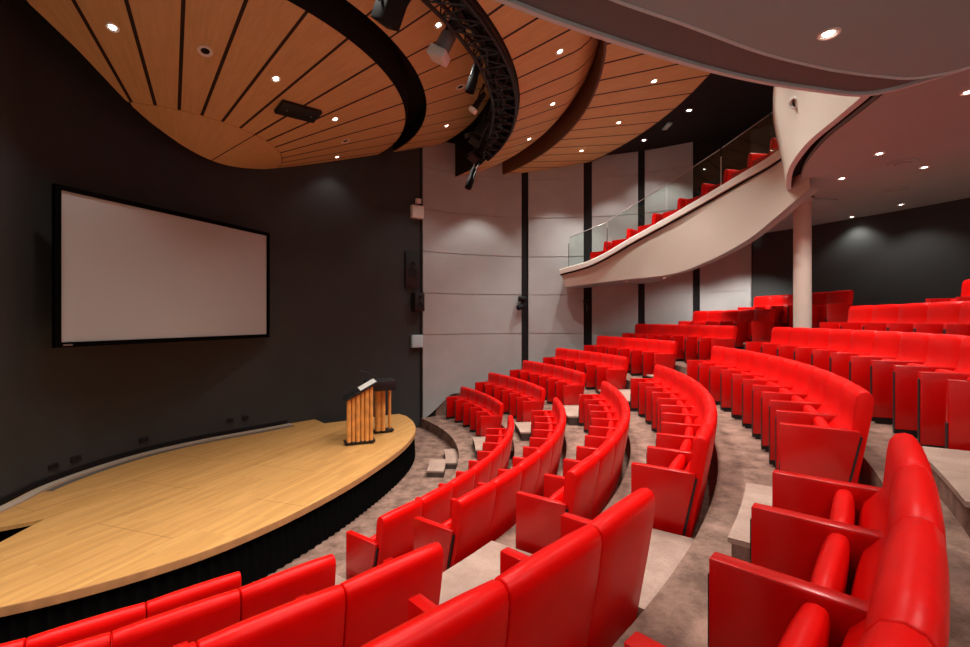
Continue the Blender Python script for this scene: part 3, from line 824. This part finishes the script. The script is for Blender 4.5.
BL = {1: (-36.7, 1.15, 9), 2: (-36.2, 1.2, 10), 3: (-34.3, .2, 10), 4: (-33.1, -1.8, 10), 5: (-31.3, -2.8, 10), 6: (-30., -3.8, 10), 7: (-30.4, -6.1, 10)}
for k, (a0, a1, n) in BL.items():
    d = radians(a1 - a0) / n
    for i in range(n):
        theatre_seat(('B', k), RW[k - 1], radians(a0) + i * d, d, E + FL[k - 1], f'red leather seat, {ORD[i]} from the near aisle, {RN[k-1]} of the middle block', 'red seats of the middle block', i == n - 1, i == 0)
d8 = .56 / RW[7]
for i in range(7):
    theatre_seat(('B', 8), RW[7], radians(-9.9) - (i + 1) * d8, d8, E + FL[7], f'red leather seat, {ORD[i]} from the far aisle, rearmost row of the middle block', 'red seats of the middle block', i == 0, False)
CB = {1: (10.3, 32.0, 5), 2: (8.5, 31.6, 6), 3: (8.2, 28.9, 6), 4: (7.0, 26.7, 6), 5: (5.3, 23.1, 6), 6: (2.3, 20.6, 7), 7: (3.2, 15.1, 5), 8: (-.5, 10.6, 5)}
for k, (a0, a1, n) in CB.items():
    d = radians(a1 - a0) / n
    for i in range(n):
        theatre_seat(('C', k), RW[k - 1], radians(a0) + i * d, d, E + FL[k - 1], f'red leather seat, {ORD[i]} from the aisle, {RN[k-1]} of the far block', 'red seats of the far block', i == n - 1, i == 0)
AB = {1: (-46.2, 4), 2: (-44.1, 4), 3: (-43.3, 3), 4: (-39.9, 4), 5: (-38.0, 4)}
for k, (a0, n) in AB.items():
    d = .56 / RW[k - 1]
    for i in range(n):
        theatre_seat(('A', k), RW[k - 1] + (.018 if k == 5 else 0), radians(a0) - (i + 1) * d, d, E + FL[k - 1], f'red leather seat, {ORD[i]} from the aisle, {RN[k-1]} of the near block', 'red seats of the near block', i == 0, False)

# ------------------------------------------------------------------ aisle steps
def aisle_step(r0, r1, a0, a1, z0, z1, label, rmat=None):
    n = 8; rows = []; c = polar(ROWC, (r0 + r1) / 2, (a0 + a1) / 2)
    t = empty('aisle_step', label, 'step', (c[0], c[1], E + z0), 0, 'pale carpeted half steps in the aisles')
    def P(r, a, z): x, y = polar(ROWC, r, a); return (x - c[0], y - c[1], z - z0)
    A = [a0 + (a1 - a0) * i / n for i in range(n + 1)]
    def block(ra, rb, za, zb, nm, mat):
        rows = [[P(ra, a, za), P(ra, a, zb), P(rb, a, zb), P(rb, a, za), P(ra, a, za)] for a in A]
        me = grid(nm, rows, mat, 30)
        bm = bmesh.new(); bm.from_mesh(me); bmesh.ops.holes_fill(bm, edges=[e for e in bm.edges if e.is_boundary]); bm.to_mesh(me); bm.free(); me.set_sharp_from_angle(angle=radians(25))
        obj(nm, me, t)
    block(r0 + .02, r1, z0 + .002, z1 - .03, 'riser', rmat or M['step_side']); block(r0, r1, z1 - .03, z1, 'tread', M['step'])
for k in range(7):
    zm = (FL[k] + FL[k + 1]) / 2
    r1 = RW[k] + .555; r0 = r1 - .77
    # near aisle (between near and middle blocks)
    if k < 6:
        lo = radians({0: -46.0, 1: -43.9, 2: -42.6, 3: -39.6, 4: -37.7, 5: -36.5}[k]) + .006
        hi = radians(BL[k + 1][0]) - .036 / RW[k] - .006
        if lo < hi: aisle_step(r0, r1, lo, hi, FL[k], zm, f'pale carpeted step in the near aisle beside the {RN[k]}', M['carpet'])
    lo = radians(BL[k + 1][1]) + .05 / RW[k] if k < 6 else radians(-1.5); hi = radians(CB[k + 1][0]) - .05 / RW[k]
    aisle_step(r0, r1, lo, hi, FL[k], zm, f'pale carpeted step in the far aisle beside the {RN[k]}')
aisle_step(6.24, 6.58, radians(-1.5), radians(5.4), -3.15, -3.02, 'lower carpeted step in front of the curved kerb')
aisle_step(6.58, 6.875, radians(3.), radians(12.), -3.15, -3.02, 'carpeted step set against the curved kerb')
kr = [[(*polar(ROWC, r, a), E + z) for r, z in ((6.86, -3.145), (6.86, FL[0] + .004), (6.90, FL[0] + .004), (6.90, -3.145), (6.86, -3.145))] for a in [radians(-60 + i * 1.0) for i in range(93)]]
o = obj('trim_3', grid('trim_3', kr, M['carpet'], 30)); tag(o, kind='structure')

# ------------------------------------------------------------------ balcony
BAL = empty('balcony', 'cream curved balcony with raked side wing and grey soffit', 'balcony', (6.0, 8.0, E + 2.25)); BAL['kind'] = 'structure'
def bl(p): return (p[0] - 6., p[1] - 8., p[2] - 2.25)
# raked side wing: bottom edge, top edge
WB = [(2.42, 13.98, .965), (3.0, 13.45, 1.02), (3.74, 12.6, 1.07), (4.56, 11.3, 1.10), (4.99, 10.3, 1.30), (5.25, 9.3, 1.57), (5.33, 8.6, 1.82), (5.30, 7.95, 2.0), (5.28, 7.5, 2.12)]
WT = [(2.28, 13.95, 1.50), (3.08, 13.10, 1.70), (3.90, 12.20, 2.16), (4.52, 11.1, 2.51), (4.92, 10.15, 2.75), (5.16, 9.15, 2.91), (5.24, 8.45, 2.97), (5.22, 7.8, 3.03), (5.2, 7.4, 3.08)]
wb = spline(WB, False, 8); wt = spline(WT, False, 8)
rows = []
for b, t_ in zip(wb, wt):
    rows.append([bl(b.lerp(t_, k / 5)) for k in range(6)])
obj('wing_fascia', grid('wing_fascia', rows, M['fascia'], 60), BAL)
# capping: overhanging ledge with a shadow groove below
rows = []
for k, t_ in enumerate(wt):
    a, b = wt[max(k - 1, 0)], wt[min(k + 1, len(wt) - 1)]
    tv = Vector((b.x - a.x, b.y - a.y)).normalized(); nx, ny = -tv.y, tv.x      # outward, to the house
    if nx * -1 + ny * 0 < 0: pass
    ix, iy = tv.y, -tv.x
    def Q(d, z): return bl((t_.x + nx * -d, t_.y + ny * -d, t_.z + z))
    rows.append([Q(-.004, -.15), Q(.05, -.145), Q(.055, -.02), Q(.04, .0), Q(-.28, .0), Q(-.28, -.15), Q(-.004, -.15)])
obj('capping', grid('capping', rows, M['cap'], 30), BAL)
rows = []
for k, t_ in enumerate(wt):
    a, b = wt[max(k - 1, 0)], wt[min(k + 1, len(wt) - 1)]
    tv = Vector((b.x - a.x, b.y - a.y)).normalized()
    rows.append([bl((t_.x + tv.y * d, t_.y - tv.x * d, t_.z + z)) for d, z in ((-.03, -.15), (.008, -.15), (.008, -.19), (-.03, -.19))])
obj('shadow_groove', grid('shadow_groove', rows, M['ceil_black'], 30), BAL)
# slanting lip below the fascia
rows = []
for k, b_ in enumerate(wb):
    a, b = wb[max(k - 1, 0)], wb[min(k + 1, len(wb) - 1)]
    tv = Vector((b.x - a.x, b.y - a.y)).normalized()
    rows.append([bl((b_.x, b_.y, b_.z + .05)), bl((b_.x - tv.y * .05, b_.y + tv.x * .05, b_.z - .01)), bl((b_.x - tv.y * .16, b_.y + tv.x * .16, b_.z - .015))])
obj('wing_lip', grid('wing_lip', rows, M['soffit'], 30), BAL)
# end of the wing: closing face to the wall, underside to the wall
def wall_out(p, az):
    h = ray_hits((p[0], p[1]), az, WP)
    return (p[0] + cos(az) * (h[0] - .01), p[1] + sin(az) * (h[0] - .01)) if h else p
rows = []; nb = len(wb)
for k, b in enumerate(wb):
    w = wall_pt(wall_at_u(.185 + .393 * (k / (nb - 1)) ** .8))
    rows.append([bl(b), bl((b.x * .5 + w[0] * .5, b.y * .5 + w[1] * .5, b.z)), bl((w[0], w[1], b.z))])
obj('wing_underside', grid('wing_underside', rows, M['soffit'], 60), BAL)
b, t_ = wb[0], wt[0]
w = wall_pt(wall_at_u(.185)); w2 = wall_pt(wall_at_u(.178))
obj('wing_end', make_mesh('wing_end', [bl(b), bl((w[0], w[1], b.z)), bl((w2[0], w2[1], t_.z)), bl(t_)], [(0, 1, 2, 3)], M['fascia']), BAL)
# stepped floor of the wing (carried by the fascia)
NS = 12
seatpos = []
for i in range(NS):
    s = (.12 + .82 * i / (NS - 1)) * (len(wt) - 1); j = int(s)
    p = wt[j].lerp(wt[min(j + 1, len(wt) - 1)], s - j)
    a, b2 = wt[max(j - 1, 0)], wt[min(j + 2, len(wt) - 1)]
    tv = Vector((b2.x - a.x, b2.y - a.y)).normalized(); ox, oy = -tv.y, tv.x
    if ox < 0 and False: ox, oy = -ox, -oy
    bb = wb[j]
    seatpos.append((p, tv, (ox, oy), max(p.z - .38 + .04 * max(0, i - 5) / 6, bb.z + .14)))
for i, (p, tv, o2, zf) in enumerate(seatpos):
    c1 = p + Vector((o2[0] * .24, o2[1] * .24, 0)); L = .40
    far = ray_hits((c1.x, c1.y), atan2(o2[1], o2[0]), WP); dep = min(1.45, (far[0] - .12) if far else 1.4)
    v = []
    for zz in (zf - .10, zf):
        for (al, ou) in ((-L, 0), (L, 0), (L, dep), (-L, dep)):
            v.append(bl((c1.x + tv.x * al + o2[0] * ou, c1.y + tv.y * al + o2[1] * ou, zz)))
    obj('wing_floor', make_mesh('wing_floor', v, [(3, 2, 1, 0), (4, 5, 6, 7), (0, 1, 5, 4), (1, 2, 6, 5), (2, 3, 7, 6), (3, 0, 4, 7)], M['carpet']), BAL)
# balcony seats: face down the wing to the stage
ds = .56 / 9.
def balcony_seat(p, z, ang, label):
    t = empty('theatre_seat', label, 'theatre seat', (p[0], p[1], z), ang, 'red seats on the balcony wing')
    bk, sh, st = seat_meshes(('bal',), ds, 9.)
    obj('backrest', bk, t); obj('seat_cushion', st, t)
    for side in (-1, 1):
        obj('armrest_panel', ARM, t, (0, side * .28, 0)); obj('support_frame', FRAME, t, (0, side * .28, 0))
for i, (p, tv, o2, zf) in enumerate(seatpos):
    for j in range(2):
        dd = .58 + .60 * j
        q = (p.x + o2[0] * dd - tv.x * .25, p.y + o2[1] * dd - tv.y * .25)
        h = ray_hits(q, atan2(o2[1], o2[0]), WP)
        if not h or h[0] < .45: continue
        ang = atan2(tv.y, tv.x)
        balcony_seat(q, E + zf, ang, f'red seat {"behind the capping" if j == 0 else "one place in from the capping"}, {ORD[i]} row from the balcony tip')
# glass balustrade
gl_pts = []
GS = [(.02, .16), (.16, .34), (.34, .52), (.52, .70), (.70, .86), (.86, .97)]
GB = empty('glass_balustrade', 'frameless clear glass balustrade standing on the balcony capping', 'glass balustrade', (4.5, 11., E + 2.4))
def cap_at(f):
    s = f * (len(wt) - 1); j = min(int(s), len(wt) - 2); p = wt[j].lerp(wt[j + 1], s - j)
    tv = (wt[j + 1] - wt[j]); n2 = Vector((-tv.y, tv.x, 0)).normalized()
    return p + n2 * .17
GH = .92
for a, b in GS:
    A, B = cap_at(a + .004), cap_at(b - .004)
    tv = (B - A); n2 = Vector((-tv.y, tv.x, 0)).normalized() * .006
    v = []
    for s_ in (-1, 1):
        for P, zz in ((A, .025), (B, .025), (B, GH), (A, GH)):
            q = P + n2 * s_; v.append((q.x - 4.5, q.y - 11., q.z + zz - 2.4))
    obj('glass_pane', make_mesh('glass_pane', v, [(0, 1, 2, 3), (7, 6, 5, 4), (0, 4, 5, 1), (1, 5, 6, 2), (2, 6, 7, 3), (3, 7, 4, 0)], M['glass']), GB)
    obj('top_edge', MB().tube([(A.x - 4.5, A.y - 11., A.z + GH - 2.4 + .006), (B.x - 4.5, B.y - 11., B.z + GH - 2.4 + .006)], .008, 6).mesh('top_edge', M['steel'], 50), GB)
for f_ in (.02, .16, .52):
    A = cap_at(f_)
    obj('post', MB().tube([(A.x - 4.5, A.y - 11., A.z + .02 - 2.4), (A.x - 4.5, A.y - 11., A.z + .75 - 2.4)], .012, 8).mesh('post', M['black_metal' if f_ != .52 else 'steel'], 50), GB)

# rear balcony: bulging cream nose
NB_ = [(3.6, 4.44), (3.74, 4.55), (3.81, 4.675), (3.94, 5.197), (4.08, 5.78), (4.28, 6.325), (4.555, 6.92), (4.91, 7.52), (5.27, 8.05), (5.55, 8.36), (5.8, 8.5)]
nb_ = spline(NB_, False, 8)
nprof = [(0., 2.25), (-.03, 2.5), (-.08, 2.8), (-.15, 3.15), (-.185, 3.4), (-.185, 3.55), (-.14, 3.75), (-.05, 3.92), (.15, 4.05)]
rows = []
for k, p in enumerate(nb_):
    a, b = nb_[max(k - 1, 0)], nb_[min(k + 1, len(nb_) - 1)]
    t = (b - a).normalized(); n2 = Vector((t.y, -t.x))        # into the balcony
    rows.append([bl((p.x + n2.x * d, p.y + n2.y * d, z)) for d, z in nprof])
obj('nose_fascia', grid('nose_fascia', rows, M['fascia'], 60), BAL)
def nose_off(d, z, pts=nb_):
    out = []
    for k, p in enumerate(pts):
        a, b = pts[max(k - 1, 0)], pts[min(k + 1, len(pts) - 1)]
        t = (b - a).normalized(); out.append(bl((p.x + t.y * d, p.y - t.x * d, z)))
    return out
R_ = [nose_off(0, 2.25), nose_off(.07, 2.24), nose_off(.075, 2.27)]
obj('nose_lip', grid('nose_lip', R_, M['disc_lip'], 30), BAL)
obj('shadow_gap', grid('shadow_gap', [nose_off(.072, 2.255), nose_off(.073, 2.42), nose_off(.20, 2.42), nose_off(.205, 2.27)], M['ceil_black'], 30), BAL)
# vision port in the nose
vp = (4.20, 6.28, 3.20)
# soffit polygon
sof = [(q[0] + 6., q[1] + 8.) for q in nose_off(.20, 0)][4:]
pol_ = sof + [(6.55, 9.6), (6.9, 10.6), (7.1, 11.6), (7.35, 12.2)]
wall_run = [WP[i] for i in range(14 * SUB + 2, 22 * SUB, 3)]
pol_ = sof + [(7.05, 9.6), (7.15, 11.0), (7.22, 12.3)] + wall_run + [(6., -2.6), (4., -2.), (3.3, 0.), (3.0, 2.5)]
def flat_poly(name, poly, z, mat, th=.04):
    bm = bmesh.new()
    vs = [bm.verts.new(bl((x, y, z))) for x, y in poly]
    es = [bm.edges.new((vs[i], vs[(i + 1) % len(vs)])) for i in range(len(vs))]
    bmesh.ops.triangle_fill(bm, edges=es, use_beauty=True)
    r = bmesh.ops.extrude_face_region(bm, geom=bm.faces[:])
    for v in [g for g in r['geom'] if isinstance(g, bmesh.types.BMVert)]: v.co.z += th
    bmesh.ops.recalc_face_normals(bm, faces=bm.faces[:])
    me = bpy.data.meshes.new(name); bm.to_mesh(me); bm.free(); me.materials.append(mat)
    return me
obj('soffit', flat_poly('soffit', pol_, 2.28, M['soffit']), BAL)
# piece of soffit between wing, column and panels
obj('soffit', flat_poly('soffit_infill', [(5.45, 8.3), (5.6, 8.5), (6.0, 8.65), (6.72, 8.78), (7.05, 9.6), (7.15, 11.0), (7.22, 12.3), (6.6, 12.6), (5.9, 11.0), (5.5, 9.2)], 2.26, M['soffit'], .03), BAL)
# grey drum over the near seats: stepped underside
DO = [(-1.6, 2.0), (-.7, 2.75), (.03, 3.18), (.565, 3.475), (1.33, 3.845), (2.04, 4.143), (2.71, 4.367), (3.39, 4.53), (3.72, 4.58), (3.92, 4.50), (4.08, 4.33), (4.28, 4.06), (4.6, 3.55), (4.9, 2.6), (4.7, 1.0), (3.6, -.8), (1.4, -1.5), (-.8, -.9), (-1.9, .6)]
DI = [(-1.15, 1.75), (-.25, 2.45), (.35, 2.90), (.896, 3.18), (1.51, 3.45), (2.3, 3.815), (2.95, 4.04), (3.3, 4.13), (3.62, 4.19), (3.86, 4.22), (4.03, 4.18), (4.24, 4.03), (4.54, 3.5), (4.82, 2.55), (4.6, 1.05), (3.5, -.7), (1.4, -1.35), (-.7, -.75), (-1.6, .6)]
do = [(p.x, p.y) for p in spline(DO, True, 6)]; di = [(p.x, p.y) for p in spline(DI, True, 6)]
DR = empty('balcony_drum', 'big grey drum shaped balcony underside bulging overhead', 'balcony', (2., 2., E + 2.2)); DR['kind'] = 'structure'
def dl_(x, y, z): return (x - 2., y - 2., z - 2.2)
def towards(p, q, d):
    v = Vector((q[0] - p[0], q[1] - p[1])); L = max(v.length, 1e-6); d = min(d, L * .45); return (p[0] + v.x / L * d, p[1] + v.y / L * d)
l1 = [towards(o_, i_, .055) for o_, i_ in zip(do, di)]; i1 = [towards(i_, o_, .03) for o_, i_ in zip(do, di)]
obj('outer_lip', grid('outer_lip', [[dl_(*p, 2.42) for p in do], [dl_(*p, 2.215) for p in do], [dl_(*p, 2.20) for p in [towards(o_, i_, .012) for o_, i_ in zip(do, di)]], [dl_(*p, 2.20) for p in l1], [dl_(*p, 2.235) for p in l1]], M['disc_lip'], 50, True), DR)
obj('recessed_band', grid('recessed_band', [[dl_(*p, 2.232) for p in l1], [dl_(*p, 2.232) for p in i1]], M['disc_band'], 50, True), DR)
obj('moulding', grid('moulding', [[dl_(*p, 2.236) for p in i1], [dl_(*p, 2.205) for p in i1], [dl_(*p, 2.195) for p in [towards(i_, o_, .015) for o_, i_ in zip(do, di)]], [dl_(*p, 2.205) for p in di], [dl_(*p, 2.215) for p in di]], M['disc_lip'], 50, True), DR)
bm = bmesh.new(); vs = [bm.verts.new(dl_(*p, 2.212)) for p in di]
bm.faces.new(vs); bmesh.ops.triangulate(bm, faces=bm.faces[:]); bmesh.ops.recalc_face_normals(bm, faces=bm.faces[:])
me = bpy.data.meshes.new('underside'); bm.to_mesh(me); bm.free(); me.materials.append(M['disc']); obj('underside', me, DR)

# vision port: short dark tube with a pale ring in the nose
vt = empty('wall_porthole', 'small round dark porthole with pale ring in the cream balcony nose', 'porthole', (4.065, 6.065, E + 2.84), 0)
dv = Vector((-.92, -.2, -.33)).normalized()
m = MB().lathe([(.075, -.10), (.075, .015), (.06, .02), (.055, .0), (.055, -.05), (.01, -.05)], 24).mesh('ring', M['white'], 40); m.transform(dv.to_track_quat('Z', 'Y').to_matrix().to_4x4()); obj('ring', m, vt)
m = MB().lathe([(.053, -.045), (.053, -.03), (.01, -.03)], 20).mesh('dark_lens', M['black_metal'], 40); m.transform(dv.to_track_quat('Z', 'Y').to_matrix().to_4x4()); obj('dark_lens', m, vt)

# column
cx_, cy_ = polar(ROWC, 13.40, radians(-2.7))
o = obj('column', MB().lathe([(.145, E + FL[6] + .002), (.145, E + 2.20), (.16, E + 2.21), (.16, E + 2.25)], 36, (0, 0, 0)).mesh('column', M['column'], 40), None, (cx_, cy_, 0))
tag(o, 'round cream column between the far aisle seats holding the balcony', 'column', None, 'structure')

# soffit downlights, drum light, wing lights, black ceiling lights
for (x, y, lab) in ((5.42, 6.34, 'soffit downlight nearest the cream balcony nose edge, larger of two'), (5.77, 7.46, 'soffit downlight closest to the column'), (6.58, 6.91, 'brightest soffit downlight beside the round vents'),
                    (8.25, 9.15, 'soffit downlight by the dark rear wall, beyond the oval vent'), (4.84, 4.62, 'soffit downlight next to the grey drum'), (8.17, 10.28, 'soffit downlight by the rear wall, right of the column')):
    en = 110 if x < 7.5 else 52
    downlight((x, y, E + 2.275), lab, en * PW, r=.06, cone=120, group='soffit downlights')
for (x, y) in ((6.9, 4.6), (8.3, 6.6), (6.6, 2.4), (8.4, 3.6)): lamp((x, y, E + 2.2), 120 * PW, 120)
downlight((2.66, 3.57, E + 2.208), 'big bright downlight in the grey drum overhead', 95 * PW, r=.075, cone=125)
for (x, y) in ((.6, 1.9), (3.2, 1.4), (1.6, .2)): lamp((x, y, E + 2.15), 130 * PW, 125)
downlight((3.98, 12.95, E + 1.055), 'tiny downlight under the balcony wing nearer its tip', 14 * PW, r=.045, cone=125, group='wing downlights')
downlight((4.62, 11.9, E + 1.06), 'tiny downlight under the balcony wing further from its tip', 14 * PW, r=.045, cone=125, group='wing downlights')
lamp((5.35, 12.1, E + 1.0), 60 * PW, 130, aim=(5.7, 12.9, E - .5)); lamp((6.35, 11.5, E + 1.2), 130 * PW, 130, aim=(6.9, 12.2, E - .5))
for (x, y, lab) in ((4.98, 11.26, 'downlight in the black ceiling close to the outermost timber ring, upper one'), (4.53, 13.14, 'downlight in the black ceiling close to the far panels')):
    downlight((x, y, E + 5.095), lab, 120 * PW, r=.075, cone=95, group='black ceiling downlights')
for (x, y) in ((5.9, 8.8), (6.3, 10.), (6.2, 12.)): lamp((x, y, E + 5.0), 110, 100)
t = empty('ceiling_sign', 'small pale box fixed under the black ceiling between two downlights', 'ceiling box', (4.80, 12.16, E + 5.08))
obj('case', MB().box((-.06, -.20, -.02), (.06, .20, .018)).mesh('case', M['disc'], 30, .005), t); obj('cover', MB().box((-.05, -.18, -.026), (.05, .18, -.02)).mesh('cover', M['panel']), t)
def vent(x, y, lab):
    t = empty('ceiling_vent', lab, 'ceiling vent', (x, y, E + 2.278), 0, 'round vents in the soffit')
    obj('outer_ring', MB().lathe([(.10, .0), (.10, -.014), (.17, -.020), (.185, -.004), (.185, .0)], 32).mesh('outer_ring', M['soffit'], 40), t)
    obj('centre_disc', MB().lathe([(.085, -.004), (.085, -.022), (.01, -.026)], 28).mesh('centre_disc', M['soffit'], 40), t)
vent(6.09, 6.72, 'round soffit vent beside the brightest soffit downlight'); vent(7.23, 8.15, 'round soffit vent closer to the rear wall')

# wall washers over the grey panels and stage wall
for u, h, dd, en in ((-.02, 4.0, 1.0, 140), (.15, 4.3, 1.0, 110), (.27, 4.5, .9, 80), (.40, 4.7, .8, 80)):
    s = wall_at_u(u); p = wall_pt(s); q = wall_offset([wall_pt(s - .5), p, wall_pt(s + .5)], dd)[1]
    lamp((q[0], q[1], E + h), en, 95, .5)

# added unseen spots on the near wall, bouncing neutral light into the house
for i in (20.8, 21.8, 22.8, 23.8, 24.7, 25.5):
    k = int(i * SUB); q = wall_offset([WP[k - 2], WP[k], WP[k + 2]], 1.1)[1]
    z = 2.1 if q[0] > 3.0 or hypot(q[0] - 1.5, q[1] - 1.) < 3.4 else 4.4
    p = WP[k]; lamp((q[0], q[1], E + z), 460 * PW, 110, .6, aim=(p[0], p[1], E - .6))
# ------------------------------------------------------------------ world, camera
w = bpy.data.worlds.new('World'); SC.world = w; w.use_nodes = True
w.node_tree.nodes['Background'].inputs[0].default_value = (.02, .018, .017, 1); w.node_tree.nodes['Background'].inputs[1].default_value = 1.
cam = bpy.data.cameras.new('Camera'); co = bpy.data.objects.new('Camera', cam); COL.objects.link(co)
co.location = (0, 0, E); co.rotation_euler = (pi / 2, 0, 0)
cam.sensor_width = 36.; cam.lens = 461.3 / 970 * 36; cam.shift_y = -4.5 / 970; cam.clip_start = .05
SC.camera = co
SC.view_settings.view_transform = 'Standard'; SC.view_settings.look = 'None'; SC.view_settings.gamma = 1; SC.view_settings.exposure = 0.
SC.view_settings.use_curve_mapping = False
